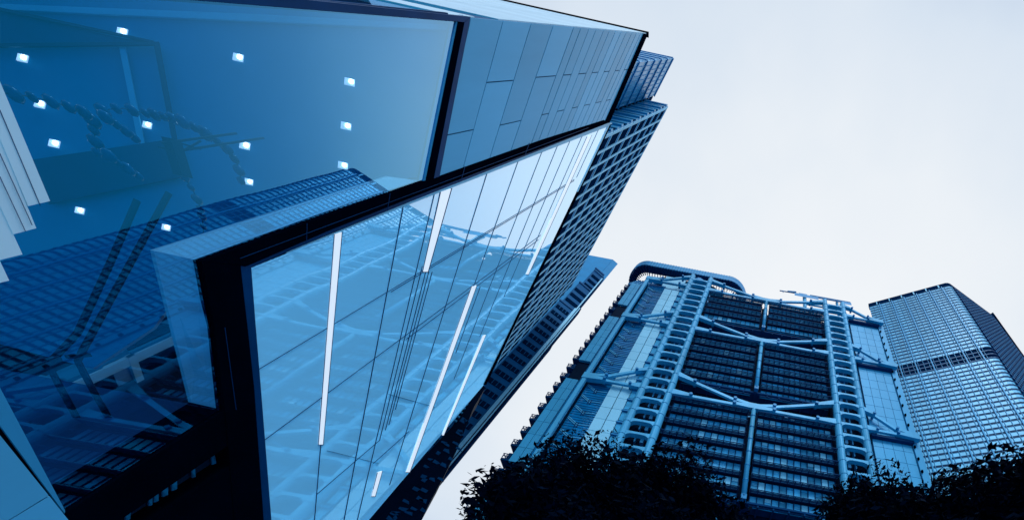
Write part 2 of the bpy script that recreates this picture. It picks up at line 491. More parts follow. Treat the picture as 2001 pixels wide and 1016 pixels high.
# -- linear lamps set on the curtain wall
for x0, y0, y1, w0, w1 in [(661.5, 456, 868, 13, 7.5), (872, 372, 531, 19, 9), (927, 559, 922, 9, 6), (947, 655, 850, 5, 3), (1152, 266, 536, 8, 4.5), (743, 921, 969, 8, 6)]:
    p = (x0, y0); q = lerp(p, VP1, (y1 - y0) / (1560 - y0))
    b = MB()
    b.prism([W(p[0] - w0 / 2, p[1] + .15 * w0, .09), W(p[0] + w0 / 2, p[1] - .15 * w0, .09), W(q[0] + w1 / 2, q[1], .09), W(q[0] - w1 / 2, q[1], .09)], -WN * 0.07)
    sl_ = part(b, 'strip_lamp', 'strip', gb)
    b = MB()
    b.prism([W(p[0] - w0 * .62, p[1] + .2 * w0, .05), W(p[0] + w0 * .62, p[1] - .2 * w0, .05), W(q[0] + w1 * .64, q[1] + 1, .05), W(q[0] - w1 * .64, q[1] + 1, .05)], -WN * 0.03)
    part(b, 'housing', 'navy', sl_)

# -- return wall round the near corner
K = W(1265, 66.5)
RD = Vector((math.sin(RAD(-58.1)), math.cos(RAD(-58.1)), 0))
RN = Vector((RD.y, -RD.x, 0))
if RN.dot(-K) < 0: RN = -RN
RDD = RN.dot(Vector((K.x, K.y, 0)))
K0 = Vector((W(919, 33).x, W(919, 33).y, 0))
def RW(s, z, o=0.0): return Vector((K0.x, K0.y, 0)) + RD * s + RN * o + Vector((0, 0, z))
b = MB()
ztop = K.z
zs = [74] + [74 + 6.2 * i for i in range(1, 16)] + [ztop]
zs = [z for z in zs if z < ztop - 2] + [ztop]
for z0, z1 in zip(zs[:-1], zs[1:]):
    if abs(z0 - 80.2) < .1: continue
    for s0, s1 in ((0.3, 17.9), (18.1, 35.9), (36.1, 53.9), (54.1, 70)):
        b.hexa([RW(s0, z0 + .08, 0), RW(s1, z0 + .08, 0), RW(s1, z0 + .08, -.5), RW(s0, z0 + .08, -.5), RW(s0, z1 - .08, 0), RW(s1, z1 - .08, 0), RW(s1, z1 - .08, -.5), RW(s0, z1 - .08, -.5)])
part(b, 'return_cladding', 'retn', gb)
b = MB()
b.hexa([RW(0.5, 3, -.1), RW(34, 3, -.1), RW(34, 3, -.16), RW(0.5, 3, -.16), RW(0.5, 73, -.1), RW(34, 73, -.1), RW(34, 73, -.16), RW(0.5, 73, -.16)])
part(b, 'return_pane', 'g_win', gb)
b = MB()
b.hexa([RW(34, 0, 0), RW(70, 0, 0), RW(70, 0, -4), RW(34, 0, -4), RW(34, 74, 0), RW(70, 74, 0), RW(70, 74, -4), RW(34, 74, -4)])
part(b, 'return_pier', 'retn', gb)
b = MB()
for s_ in (0.3, 11.3, 22.5, 33.7):
    b.hexa([RW(s_, 0, .1), RW(s_ + .4, 0, .1), RW(s_ + .4, 0, -.6), RW(s_, 0, -.6), RW(s_, 74, .1), RW(s_ + .4, 74, .1), RW(s_ + .4, 74, -.6), RW(s_, 74, -.6)])
part(b, 'return_mullion', 'navy', gb)
b = MB()
b.hexa([RW(0.5, 75, -.35), RW(70, 75, -.35), RW(70, 75, -4), RW(4, 75, -4), RW(0.5, ztop - .1, -.35), RW(70, ztop - .1, -.35), RW(70, ztop - .1, -4), RW(4, ztop - .1, -4)])
part(b, 'return_backing', 'joint', gb)
b = MB()
b.hexa([RW(-.2, ztop, .3), RW(70, ztop, .3), RW(70, ztop, -.8), RW(-.2, ztop, -.8), RW(-.2, ztop + .9, .3), RW(70, ztop + .9, .3), RW(70, ztop + .9, -.8), RW(-.2, ztop + .9, -.8)])
part(b, 'roof_edge', 'black', gb)

# -- the big window: pane, jamb reveals and the room behind it
wall_part('window_pane', 'g_win', [[(-200, -46), (300, -5), (893, 43.5), (831, 354), (397, 510), (439, 800), (160, 980), (127, 994), (-200, 430)]], 0.0, 0.05)
DJ = 4.0
def I(x, y, dep): return hit((x, y), WN, WD - dep)       # a point dep metres inside the wall
for quad in ([W(831, 355, -.12), W(397, 511, -.12), I(300, 490, 1.6), I(757, 345, 1.6)], [W(397, 511, -.12), W(439, 801, -.12), I(374, 786, 1.6), I(300, 490, 1.6)]):
    b = MB()
    b.prism(quad, -WN * .25)
    part(b, 'window_reveal', 'trim', gb)
b = MB()
P0, P1 = W(439, 801, -.1), W(160, 981, -.1)
b.prism([P0, P1, P1 - WN * 26, P0 - WN * 26], WT * 0.3)
part(b, 'lobby_floor', 'floor', gb)
# sloping lobby ceiling: through the window head, falling inwards
A0, A1 = W(905, 44, -.3), W(835, 352, -.3)
A2 = I(150, 415, 20)
CN = (A1 - A0).cross(A2 - A0).normalized()
CD = CN.dot(A0 - EYE)
def CE(x, y, drop=0.0):
    r = ray((x, y)); k = CD / CN.dot(r); return EYE + r * (k - drop)
b = MB()
b.prism([CE(-260, -80), CE(300, -40), CE(905, 30), CE(833, 358), CE(560, 458), CE(390, 520), CE(300, 640), CE(180, 720), CE(-120, 640), CE(-260, 420)], CN * (0.4 if CN.z > 0 else -0.4))
part(b, 'lobby_ceiling', 'ceil', gb)
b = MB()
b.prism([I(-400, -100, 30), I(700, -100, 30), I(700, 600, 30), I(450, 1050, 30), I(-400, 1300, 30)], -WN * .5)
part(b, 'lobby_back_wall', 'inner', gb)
# dark coffer in the ceiling and its frame
def ceil_part(name, m, polys, drop, parent=gb):
    b = MB()
    for q in polys:
        b.prism([CE(x, y, drop) for x, y in q], CN * (0.15 if CN.z > 0 else -0.15))
    return part(b, name, m, parent)
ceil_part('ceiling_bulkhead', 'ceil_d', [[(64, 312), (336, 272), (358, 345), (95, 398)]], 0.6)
ceil_part('ceiling_bulkhead', 'inner', [[(-120, 86), (300, 82), (302, 88), (-120, 93)], [(299, 82), (310, 82), (359, 346), (350, 347)], [(-120, 8), (0, 15), (300, 80), (300, 84), (-5, 20)]], 0.8)
ceil_part('ceiling_bulkhead', 'floor', [[(-120, 22), (0, 22), (240, 75), (298, 84), (-120, 86)]], 0.5)
ceil_part('reflection_strip', 'reveal', [[(-150, 2), (500, 28), (889, 50), (888, 60), (500, 42), (-150, 12)]], 0.4)  # pale strip: a reflection in the glass, painted as part of the ceiling
b = MB()
mx = [(232, 90), (244, 90), (292, 330), (280, 332)]
b.prism([CE(x, y, 0.5) for x, y in mx], CN * (0.15 if CN.z > 0 else -.15))
part(b, 'ceiling_track', 'reveal', gb)
# white stepped wall panels just inside the pane
steps = [[(-200, -250), (0, 160), (98, 393), (55, 403), (-30, 200), (-200, -160)], [(-200, -160), (-30, 200), (71, 446), (26, 458), (-200, -20)], [(-200, -20), (26, 458), (44, 497), (0, 508), (-200, 80)], [(-200, 80), (0, 510), (18, 548), (-30, 560), (-200, 200)]]
for q in steps:
    b = MB(); b.prism([W(x, y, .22 - .03 * steps.index(q)) for x, y in q], -WN * .16)
    part(b, 'wall_panel', 'retn', gb)
b = MB()
for p, yb in (((0, 215), 402), ((0, 300), 440), ((0, 345), 452)):
    mline(b, lerp(p, VP1, 0), lerp(p, VP1, (yb - p[1]) / (1560 - p[1])), 1.6, .25, .03)
part(b, 'panel_joint', 'navy', gb)
# pale corner cladding at the foot of the wall
wall_part('corner_cladding', 'reveal', [[(-200, 450), (0, 757), (127, 996), (128, 1004), (-200, 560)]], 0.1, 0.6)
wall_part('corner_cladding', 'clad', [[(-200, 600), (0, 850), (95, 967), (22, 1012), (-200, 1120)], [(97, 969), (136, 1018), (160, 1060), (0, 1200), (-200, 1200), (-200, 1125), (22, 1014)]], 0.25, 0.8)
wall_part('corner_joint', 'black', [[(-200, 556), (128, 1000), (140, 1018), (134, 1020), (-200, 604)]], 0.0, 0.5)
# low window with gathered curtains
b = MB()
b.prism([W(x, y, -1.2) for x, y in [(452, 866), (456, 906), (284, 1020), (110, 1132), (118, 1096), (262, 997)]], -WN * .4)
part(b, 'low_window', 'inner', gb)
rr = random.Random(3)
x = 0.0
while x < 1.0:
    w = rr.uniform(.012, .035)
    if rr.random() < .62:
        t0, t1 = x, min(1, x + w)
        top = lambda t: lerp((452, 867), (118, 1095), t)
        bot = lambda t: lerp((456, 905), (112, 1130), t)
        b = MB()
        k = 5
        sk = -0.02
        pts = [W(*lerp(top(t0), bot(t0 + sk * 0), j / k), -1.0 + .08 * (j % 2)) for j in range(k + 1)] + [W(*lerp(top(t1), bot(t1 + sk * 0), j / k), -1.0 + .08 * (j % 2)) for j in range(k, -1, -1)]
        b.prism([W(*top(t0), -1.0), W(*top(t1), -.92), W(*lerp(top(t1), bot(t1), .5), -1.05), W(*bot(t1), -.95), W(*bot(t0), -1.0), W(*lerp(top(t0), bot(t0), .5), -.9)], -WN * .1)
        part(b, 'curtain', 'curtain', gb)
    x += w * rr.uniform(.9, 1.8)

# downlights recessed in the lobby ceiling
GL = 'downlights in the lobby ceiling'
proto = None
for i, (x, y, s) in enumerate([(238, 62, 1), (465, 112, 1), (683, 160, 1), (676, 246, 1), (478, 284, 1), (287, 244, .85), (105, 280, 1), (77, 203, 1), (43, 113, 1), (670, 323, .95), (486, 355, .8), (303, 318, .8), (131, 349, .9), (666, 380, .7), (324, 444, .8), (155, 411, .85), ]):
    c = CE(x, y, 0.35)
    dx = CE(x + 10 * s, y + 2.2 * s, .35) - c; dy = CE(x - .4 * s * (1 + (700 - x) / 200.), y + 6.5 * s, .35) - c
    t = thing('ceiling_light', 'small square recessed downlight glowing in the ceiling behind the large corner window', 'ceiling light', c, GL)
    up = CN * (0.12 if CN.z > 0 else -0.12)
    b = MB()
    b.prism([c - dx - dy, c + dx - dy, c + dx + dy, c - dx + dy], up)
    part(b, 'rim', 'lampf', t)
    b = MB()
    b.prism([c - up * .8 - dx * .1 - dy * .5, c - up * .8 + dx * .35 - dy * .7, c - up * .8 + dx * .8 - dy * .5, c - up * .8 + dx * .8 + dy * .3, c - up * .8 + dx * .35 + dy * .6, c - up * .8 - dx * .1 + dy * .3], up * .7)
    part(b, 'lens', 'lamp', t)

# bead garlands hung under the ceiling
def garland(pts, label, dep, r0, step=7.0):
    pts = [I(x, y, dep) for x, y in pts]
    t = thing('bead_garland', label, 'garland', pts[0], 'bead garlands in the lobby')
    b = MB(); cord = MB()
    acc = 0; k = 0
    cord.tube(pts, .03, 5)
    for a, c in zip(pts[:-1], pts[1:]):
        L = (c - a).length; n = max(1, int(L / (r0 * 1.7)))
        for j in range(n):
            p = a.lerp(c, (j + .5) / n)
            k += 1
            r = r0 * (1.0 if k % 2 else .72) * rr.uniform(.85, 1.12)
            b.ball(p, (r * 1.25, r * 1.25, r * .7), 9, 6)
    part(b, 'beads', 'bead', t, True)
    part(cord, 'cord', 'strut', t)
garland([(8, 182), (45, 187), (80, 194), (118, 204), (150, 215), (178, 226)], 'glass bead garland running from the left edge behind the window', 8, .38)
garland([(188, 222), (214, 214), (240, 212), (275, 220), (310, 226), (345, 234)], 'short bead garland arching between two hanging strings', 9, .34)
garland([(345, 234), (368, 243), (390, 255), (412, 268), (434, 282), (452, 300), (464, 322), (470, 345), (472, 362)], 'longest bead garland curving down to the reflected tower roof', 7, .40)
garland([(178, 226), (181, 245), (185, 265), (188, 290), (190, 306)], 'bead garland hanging straight down behind the lowered bulkhead', 9, .38)
garland([(196, 224), (216, 236), (236, 250), (256, 264), (270, 276)], 'bead garland slanting down to the bulkhead edge', 8, .38)
garland([(204, 297), (222, 312), (240, 325), (258, 336), (282, 352)], 'dark bead garland in front of the dark bulkhead', 6, .36)
garland([(352, 335), (366, 355), (380, 378), (390, 402), (396, 430), (398, 455)], 'sparkling bead garland dropping across the reflected facade', 6, .3)

# bent columns standing in the lobby
for pts, lab in [([(268, 392), (215, 515), (152, 650), (94, 712), (120, 760), (150, 815)], 'left one of two bent dark columns behind the window'),
                 ([(330, 378), (260, 505), (160, 688), (152, 705), (178, 755), (212, 815)], 'right one of two bent dark columns behind the window')]:
    P = [I(x, y, 4.0) for x, y in pts]
    t = thing('bent_column', lab, 'column', (P[-1].x, P[-1].y, P[-1].z), 'bent lobby columns')
    b = MB(); b.tube(P, .18, 8); part(b, 'shaft', 'strut', t)
    b = MB(); b.bar(I(pts[3][0] - 22, pts[3][1] - 8, 3.6), I(pts[3][0] + 24, pts[3][1] - 12, 3.6), .22); part(b, 'bracket', 'strut', t)
t = thing('ceiling_rail', 'thin pair of dark rods reaching out from the bulkhead corner', 'rail', I(340, 282, 5))
b = MB()
b.bar(I(318, 280, 5), I(462, 261, 5), .13); b.bar(I(345, 296, 5), I(515, 270, 5), .13)
part(b, 'rod', 'strut', t)
b = MB()
b.bar(I(335, 272, 5), I(358, 345, 5), .7); b.bar(I(338, 276, 5), I(392, 292, 5), .1); b.bar(I(310, 288, 5), I(350, 296, 5), .12); b.bar(I(352, 298, 5), I(392, 276, 5), .1)
part(b, 'bracket', 'strut', t)

# ================================================================== STEEL TOWER (exposed masts and trusses)
HU = Vector((0.8389511, -0.54420681, 0)); HV = Vector((0.54420681, 0.8389511, 0)); HM = Vector((34.7990994, 44.00678228, 0))
def H(s, v, z): return HM + HU * s + HV * v + Vector((0, 0, z))
hb = thing('steel_tower', 'steel and glass tower with ladder masts and hanging diagonal trusses on its front', 'building', tuple(H(0, 0, 0)))
F = 4.22
IN, OU = 20.05, 26.3
LV = [145.9, 117.3, 84.4, 46.5]                 # lower truss members
b = MB(); b.box(H, -39.0, 37.8, 4.0, 40, 0, 145.5)
b.box(H, -40.0, -26.5, 5.0, 40, 145.5, 150)
part(b, 'core', 'core', hb)

def mast(sg):
    m = MB()
    for s in (IN, OU):
        zt = 155.5
        m.tube([H(sg * s, 0, 0), H(sg * s, 0, zt)], 0.86, 14)
    j = m
    z = 84.4 - F * 19
    while z < 156:
        for s in (IN, OU):
            j.tube([H(sg * s, 0, z - .95), H(sg * s, 0, z - .72)], 0.95, 14)
        z += F
    po = part(m, 'mast', 'steel', hb)
    z = 84.4 - F * 19; k = 0
    while z < 156:
        # haunched beam between the chords: deep at the ends, thin at mid-span
        rg = MB(); n = 10; top = []; bot = []
        for i in range(n + 1):
            t = i / n; s = IN + .6 + (OU - IN - 1.2) * t
            e = abs(2 * t - 1)
            top.append((s, z + .36 + .10 * e ** 4))
            bot.append((s, z - .28 - .95 * e ** 4.5))
        rg.prism([H(sg * s, -.55, zz) for s, zz in top + bot[::-1]], HV * 1.1)
        if z > 25: part(rg, 'rung', 'steel', po)
        z += F
    # X bracing in the top storey
    x = MB()
    for z0 in (147.6, 151.8):
        x.bar(H(sg * IN, .2, z0), H(sg * OU, .2, z0 + 2.6), .3); x.bar(H(sg * OU, .35, z0), H(sg * IN, .35, z0 + 2.6), .3)
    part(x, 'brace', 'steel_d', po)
    # lift doors, ducts and dark shaft behind the ladder
    d = MB(); d.box(H, *sorted((sg * (IN - .4), sg * (OU + .4))), 3.2, 3.9, 0, 146)
    part(d, 'shaft_wall', 'core', po)
    z = 84.4 - F * 19
    while z < 145:
        d = MB()
        d.box(H, *sorted((sg * 22.3, sg * 23.0)), 2.2, 3.1, z + .5, z + 2.5)
        d.box(H, *sorted((sg * 24.0, sg * 24.3)), 2.2, 3.1, z + .5, z + 3.0)
        d.box(H, *sorted((sg * 21.2, sg * 25.3)), 2.0, 2.6, z + 2.4, z + 2.7)
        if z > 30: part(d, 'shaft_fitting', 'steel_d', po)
        z += F
mast(-1); mast(1)

# suspension trusses
def member(b, p, q, w=.55, h=1.15, off=0.0):
    b.bar(H(p[0], off, p[1]), H(q[0], off, q[1]), w, h)
def pin(b, s, z, r=.42):
    b.append((s, z, r))
def set_pins(b, tr):
    for s, z, r in b:
        q = MB(); q.tube([H(s, -1.0, z), H(s, 1.0, z)], r, 10); part(q, 'pin', 'steel_d', tr)
for L in LV:
    t = MB(); pn = []
    up = L + 8.2
    for sg in (-1, 1):
        # joint castings at mast and node, slim members between pins
        t.prism([H(sg * s, -.55, z) for s, z in [(IN + .2, up + 1.1), (IN + .2, up - .8), (14.8, up - 2.75), (14.8, up - 1.75)]], HV * 1.1)
        t.prism([H(sg * s, -.55, z) for s, z in [(IN + .2, L + 1.3), (IN + .2, L - .75), (14.8, L - .5), (14.8, L + .55)]], HV * 1.1)
        member(t, (sg * 15.0, up - 2.22), (sg * 4.6, L + 1.65), .6, .85)
        member(t, (sg * 15.0, L), (sg * 4.6, L), .6, .85)
        for s, z in ((15.0, up - 2.2), (15.0, L), (4.7, L + 1.7), (4.7, L)): pin(pn, sg * s, z)
    t.prism([H(s, -.6, z) for s, z in [(-4.8, L + 2.2), (-1.2, L + 1.25), (1.2, L + 1.25), (4.8, L + 2.2), (4.8, L + 1.15), (2.6, L + .55), (4.8, L + .5), (4.8, L - .45), (0.9, L - .75), (-0.9, L - .75), (-4.8, L - .45), (-4.8, L + .5), (-2.6, L + .55), (-4.8, L + 1.15)]], HV * 1.2)
    tr = part(t, 'truss', 'steel', hb)
    set_pins(pn, tr)
    for sg, end in ((-1, 39.6), (1, 38.6)):
        t = MB(); pn = []
        t.prism([H(sg * s, -.55, z) for s, z in [(OU - .2, up + 1.0), (OU - .2, up - .9), (29.4, up - 2.4), (29.4, up - 1.5)]], HV * 1.1)
        t.prism([H(sg * s, -.55, z) for s, z in [(OU - .2, L + 1.2), (OU - .2, L - .8), (29.4, L - .5), (29.4, L + .5)]], HV * 1.1)
        member(t, (sg * 29.3, up - 1.95), (sg * (end - 4.2), L + 1.6), .6, .8)
        member(t, (sg * 29.3, L), (sg * (end - 4.2), L), .6, .8)
        t.prism([H(sg * s, -.6, z) for s, z in [(end - 4.4, L + 2.1), (end - 1.2, L + 1.4), (end + .8, L + 1.3), (end + .8, L - .9), (end - 1.0, L - .8), (end - 4.4, L - .45), (end - 4.4, L + .45), (end - 2.4, L + .6), (end - 4.4, L + 1.2)]], HV * 1.2)
        for s, z in ((29.3, up - 1.95), (29.3, L), (end - 4.3, L + 1.65), (end - 4.3, L)): pin(pn, sg * s, z, .36)
        tr = part(t, 'half_truss', 'steel', hb)
        set_pins(pn, tr)
# zones hung from each truss
ZN = [(126.6, 145.4), (93.0, 116.8), (55.6, 83.9), (12.0, 46.0)]
for zb, zt in ZN:
    h = MB(); h.tube([H(0, -.1, zb - .4), H(0, -.1, zt)], .52, 10)
    hg = part(h, 'hanger', 'steel', hb, True)
    k = MB()
    z = zb
    while z < zt - 1:
        k.tube([H(0, -.1, z), H(0, -.1, z + .25)], .62, 10); z += F
    k.box(H, -.5, .5, -.6, .4, zb - .9, zb + .3)
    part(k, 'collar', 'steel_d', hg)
    h = MB(); h.bar(H(-39.7, -.1, zb - 8), H(-39.7, -.1, zt), .9, .7, up=HV)
    part(h, 'edge_hanger', 'steel', hb)
    # soffit and edge slab under the zone, recessed double-height floor under the soffit
    so_ = MB(); so_.box(H, -19, 19, 0.9, 9, zb - .55, zb - .1)
    for s in range(-18, 19, 3): so_.box(H, s - .15, s + .15, 1.0, 9, zb - 1.1, zb - .56)
    part(so_, 'zone_soffit', 'soffit', hb)
    # rows of windows with louvred sunshades
    nfl = int(round((zt - zb) / F))
    for f in range(nfl):
        z0 = zt - (f + 1) * F + .3
        z1 = z0 + F
        if f == 0: z1 = zt + .2
        for sg in (-1, 1):
            s0, s1 = (1.25, 18.6)
            gl = MB()
            for i in range(12):
                w_ = (s1 - s0) / 12; a, c = sorted((sg * (s0 + w_ * i), sg * (s0 + w_ * (i + 1) - .01)))
                gl.box(H, a, c, 1.45, 1.7, z0, z1 - .05)
            gr = part(gl, 'window_row', 'hglass', hb)
            fr = MB()
            n = 12; wd = (s1 - s0) / n
            for i in range(n + 1):
                s = sg * (s0 + wd * i)
                fr.box(H, s - .09, s + .09, 1.25, 1.44, z0, z1 - .05)
            fr.box(H, *sorted((sg * s0, sg * s1)), 1.2, 1.44, z0 + .02, z0 + .2)
            part(fr, 'window_frame', 'shade', gr)
            blinds = []
            heavy = zb < 90
            for i in range(n):
                r_ = rr.random()
                a, c = sorted((sg * (s0 + wd * i + .12), sg * (s0 + wd * (i + 1) - .12)))
                if r_ < (.17 if heavy else .05):
                    dd = rr.choice((0.0, 0.0, 1.5))
                    blinds.append(('drawn_blind', 'hlit', a, c, z0 + .35 + dd, z0 + 3.0))
                elif r_ < (.42 if heavy else .22):
                    blinds.append(('half_drawn_blind', 'hmid', a, c, z0 + .4 + rr.choice((0, 1.2, 1.8)), z0 + 3.0))
                elif r_ < .5:
                    zz = z0 + rr.uniform(1.6, 2.6)
                    blinds.append(('ceiling_strip', 'hlit', a + .2, c - .3, zz, zz + .12))
            for nm, mm, a, c, y0, y1 in blinds:
                if zb < 30 and nm != 'drawn_blind': continue
                bq = MB(); bq.box(H, a, c, 1.36, 1.43, y0, y1); part(bq, nm, mm, gr)
            # sunshade: a ladder of rails and rungs held out in front of the floor line
            sh = MB()
            zs_ = z0 + 3.35
            e0, e1 = (s0 - .2, s1 + .7)
            for v in (-.25, .15, .55, .95):
                sh.bar(H(sg * e0, v, zs_ - (.95 - v) * .12), H(sg * e1, v, zs_ - (.95 - v) * .12), .12 if v > -.2 else .16, .16)
            for i in range(n + 1):
                s = sg * (s0 + wd * i)
                sh.bar(H(s, 1.3, zs_ + .05), H(s, -.35, zs_ - .18), .12, .22)
            sh.box(H, *sorted((sg * s0, sg * s1)), .98, 1.3, zs_ + .0, zs_ + .7)
            su = part(sh, 'sunshade', 'shade', hb)
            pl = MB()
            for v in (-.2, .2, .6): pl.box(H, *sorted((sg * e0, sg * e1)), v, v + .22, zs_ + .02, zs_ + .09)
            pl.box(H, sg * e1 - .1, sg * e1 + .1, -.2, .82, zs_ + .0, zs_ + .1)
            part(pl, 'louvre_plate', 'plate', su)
            hd = MB(); hd.box(H, *sorted((sg * s0, sg * s1)), 1.22, 1.34, zs_ - .55, zs_ - .05); part(hd, 'shadow_strip', 'core', gr)  # black strip painted in for the shadow gap under the sunshade
    gl = MB(); gl.box(H, -.9, .9, 2.2, 2.6, zb, zt); part(gl, 'centre_slot', 'core', hb)
    # tie rods behind the truss
    td = MB()
    td.bar(H(-16, 3.5, zt + 1.5), H(-6, 3.4, zt + 5), .3); td.bar(H(16, 3.5, zt + 1.5), H(6, 3.4, zt + 5), .3)
    for s in range(-15, 16, 5): td.box(H, s - .9, s + .9, 3.3, 3.9, zt + 1.2, zt + 1.9)
    part(td, 'plant_fitting', 'steel_d', hb)

# right half bay: grid of metal panels with a dark slot beside the mast and an edge column
pa = MB()
zs = [84.4 + F * k for k in range(-19, 14)]
for z in zs:
    for i in range(4):
        s = 28.5 + i * 2.38
        pa.box(H, s + .05, s + 2.33, 1.2, 1.7, z + .06, z + F - .06)
part(pa, 'panel_wall', 'grid', hb)
bk = MB(); bk.box(H, 26.9, 38.1, 1.75, 3.9, 0, 144.2); part(bk, 'panel_backing', 'joint', hb)
for i, L in enumerate(LV[1:] + [LV[0]]):
    d = MB(); d.box(H, 28.0, 38.2, .2, 1.15, L - 1.6, L - .8); part(d, 'panel_ledge', 'shade', hb)
ec = MB(); ec.box(H, 38.2, 39.9, .9, 3.6, 0, 147.0); ec.box(H, 27, 39.9, 1.0, 2.0, 144.4, 147.0); part(ec, 'edge_column', 'grid', hb)
for z in zs:
    if z < 40: continue
    cl = MB(); cl.box(H, 38.15, 38.5, .45, .88, z + 1.4, z + 2.1); part(cl, 'cleat', 'black', hb)
    cl = MB(); cl.box(H, 27.2, 27.9, .7, 1.7, z + .3, z + 2.3); part(cl, 'service_box', 'black', hb)

# left half bay: service modules, white panels, stair glass, second panel strip, outer platforms
wp = MB()
for z in zs:
    if z > 146: continue
    for a, c in ((-33.7, -31.25), (-31.15, -28.8)):
        wp.box(H, a + .04, c - .04, .9, 1.4, z + .06, z + F - .06)
wp.box(H, -36.0, -29.0, 2.5, 4.5, 146, 158); wp.box(H, -32, -26.8, 5.5, 8, 146, 161)
part(wp, 'white_panel', 'white', hb)
bk = MB(); bk.box(H, -39.4, -26.9, 1.65, 3.9, 0, 146); part(bk, 'bay_backing', 'joint', hb)
sg_ = MB(); sg_.box(H, -39.2, -33.8, 1.25, 1.6, 0, 146); part(sg_, 'stair_glass', 'stair', hb)
hl = MB()
for z in zs:
    fl = MB()
    for a in (0, .5):
        fl.bar(H(-39.0, 1.15 - .02 * a, z + 3.4 - a), H(-36.2, 1.15, z + 1.2 - a), .07, .16)
    fl.bar(H(-36.2, 1.1, z + 1.2), H(-34.0, 1.1, z + 1.5), .07, .14)
    if 30 < z < 145: part(fl, 'stair_flight', 'flight', hb)
    for k in range(5): hl.box(H, -39.2, -33.8, 1.18, 1.24, z + .4 + k * .8, z + .46 + k * .8)
    hl.box(H, -36.9, -36.7, 1.1, 1.24, z + .3, z + 2.0); hl.box(H, -36.4, -36.2, 1.1, 1.24, z + .3, z + 2.0)
part(hl, 'stair_mullion', 'shade', hb)
for z in zs:
    if not 30 < z < 145: continue
    md = MB(); mf = MB()
    md.box(H, -28.6, -27.3, .7, 1.6, z + .4, z + 3.4)
    mf.box(H, -28.8, -27.2, .3, 1.5, z + 3.5, z + 3.9)
    sm_ = part(md, 'service_module', 'hglass', hb); part(mf, 'ledge', 'steel_d', sm_)
sp = MB(); bg_ = MB()
for z in zs:
    if any(abs(z + 2.1 - (L + 4)) < 4.6 for L in LV):
        dk = MB(); dk.box(H, -44.5, -41.5, 1.6, 4, z, z + F); part(dk, 'refuge_opening', 'core', hb)
        if sp.v: part(sp, 'outer_panel', 'grid', hb); sp = MB()
        continue
    for a, c in ((-44.5, -43.05), (-42.95, -41.6)):
        sp.box(H, a, c, 1.0, 1.6, z + .05, z + F - .05)
if sp.v: part(sp, 'outer_panel', 'grid', hb)
bg_.box(H, -41.5, -40.2, 1.3, 4, 0, 148); bg_.box(H, -45.2, -40.2, 4, 22, 0, 147); part(bg_, 'outer_core', 'stair', hb)
for z in zs:
    if not 30 < z < 146: continue
    ob = MB(); rl = MB()
    ob.box(H, -46.2, -44.6, 1.2, 3.6, z + .2, z + .75); ob.box(H, -45.6, -44.6, 1.5, 3.2, z + .8, z + 2.6)
    for s in (-46.1, -45.5, -44.9): rl.box(H, s - .06, s + .06, 1.1, 1.2, z + .75, z + 1.9)
    rl.box(H, -46.2, -44.7, 1.1, 1.2, z + 1.8, z + 1.95); rl.box(H, -46.3, -46.2, 1.1, 3.6, z + 1.8, z + 1.95); rl.box(H, -46.2, -44.7, 1.1, 1.2, z + 1.25, z + 1.38)
    pf_ = part(ob, 'platform', 'shade', hb); part(rl, 'rail', 'shade', pf_)
lad = MB()
for k in range(40):
    z = 60 + k * 2.1
    lad.bar(H(-40.9, 1.0, z), H(-40.4, 1.0, z + .8), .08)
part(lad, 'stair_ladder', 'flight', hb)

# roof: stadium-shaped ring deck on dishes of steelwork, roof frames
def stad(n, s0, s1, v0, v1, z, ins=0.0):
    r = (v1 - v0) / 2; c = (v0 + v1) / 2; P = []
    for k in range(n + 1):
        a = math.pi / 2 + math.pi * k / n
        P.append((s0 + r + math.cos(a) * (r - ins), c + math.sin(a) * (r - ins)))
    for k in range(n + 1):
        a = -math.pi / 2 + math.pi * k / n
        P.append((s1 - r + math.cos(a) * (r - ins), c + math.sin(a) * (r - ins)))
    return P
S0, S1, V0, V1 = -51.5, -7.0, 2.2, 17.0
po, pi_ = stad(20, S0, S1, V0, V1, 0), stad(20, S0, S1, V0, V1, 0, 2.6)
rb = MB(); n = len(po)
def ringband(b, A, B, z0, z1):
    n = len(A); o = len(b.v)
    for s, v in A: b.v.append(tuple(H(s, v, z0)))
    for s, v in A: b.v.append(tuple(H(s, v, z1)))
    for s, v in B: b.v.append(tuple(H(s, v, z0)))
    for s, v in B: b.v.append(tuple(H(s, v, z1)))
    for i in range(n):
        j = (i + 1) % n
        b.f += [(o + i, o + j, o + n + j, o + n + i), (o + 2 * n + j, o + 2 * n + i, o + 3 * n + i, o + 3 * n + j), (o + i, o + 2 * n + i, o + 2 * n + j, o + j), (o + n + i, o + n + j, o + 3 * n + j, o + 3 * n + i)]
ringband(rb, po, stad(20, S0, S1, V0, V1, 0, .35), 164.2, 168.2)
rg = part(rb, 'ring_parapet', 'ring', hb)
rb = MB(); ringband(rb, stad(20, S0, S1, V0, V1, 0, .4), pi_, 164.0, 164.5); part(rb, 'ring_walkway', 'soffit', hb)
rs = MB(); rk = MB()
for i, (s, v) in enumerate(po):
    q = pi_[i]
    rk.bar(H(s, v, 163.9), H(q[0] * .96 - 1.1, q[1] * .9 + .9, 163.2), .22, .5)
    for f_ in (0, .33, .66):
        nx = po[(i + 1) % n]
        a, c = s + (nx[0] - s) * f_, v + (nx[1] - v) * f_
        if math.hypot(nx[0] - s, nx[1] - v) < 8: rs.box(H, a - .09, a + .09, c - .09, c + .09, 164.1, 168.25)
k = S0 + 8
while k < S1 - 7:
    rs.box(H, k - .08, k + .08, V0 - .12, V0 + .05, 164.1, 168.25); rk.bar(H(k, V0, 163.9), H(k, V0 + 5, 163.2), .2, .5); k += 1.0
part(rs, 'ring_rib', 'steel_d', hb); part(rk, 'ring_bracket', 'shade', hb)
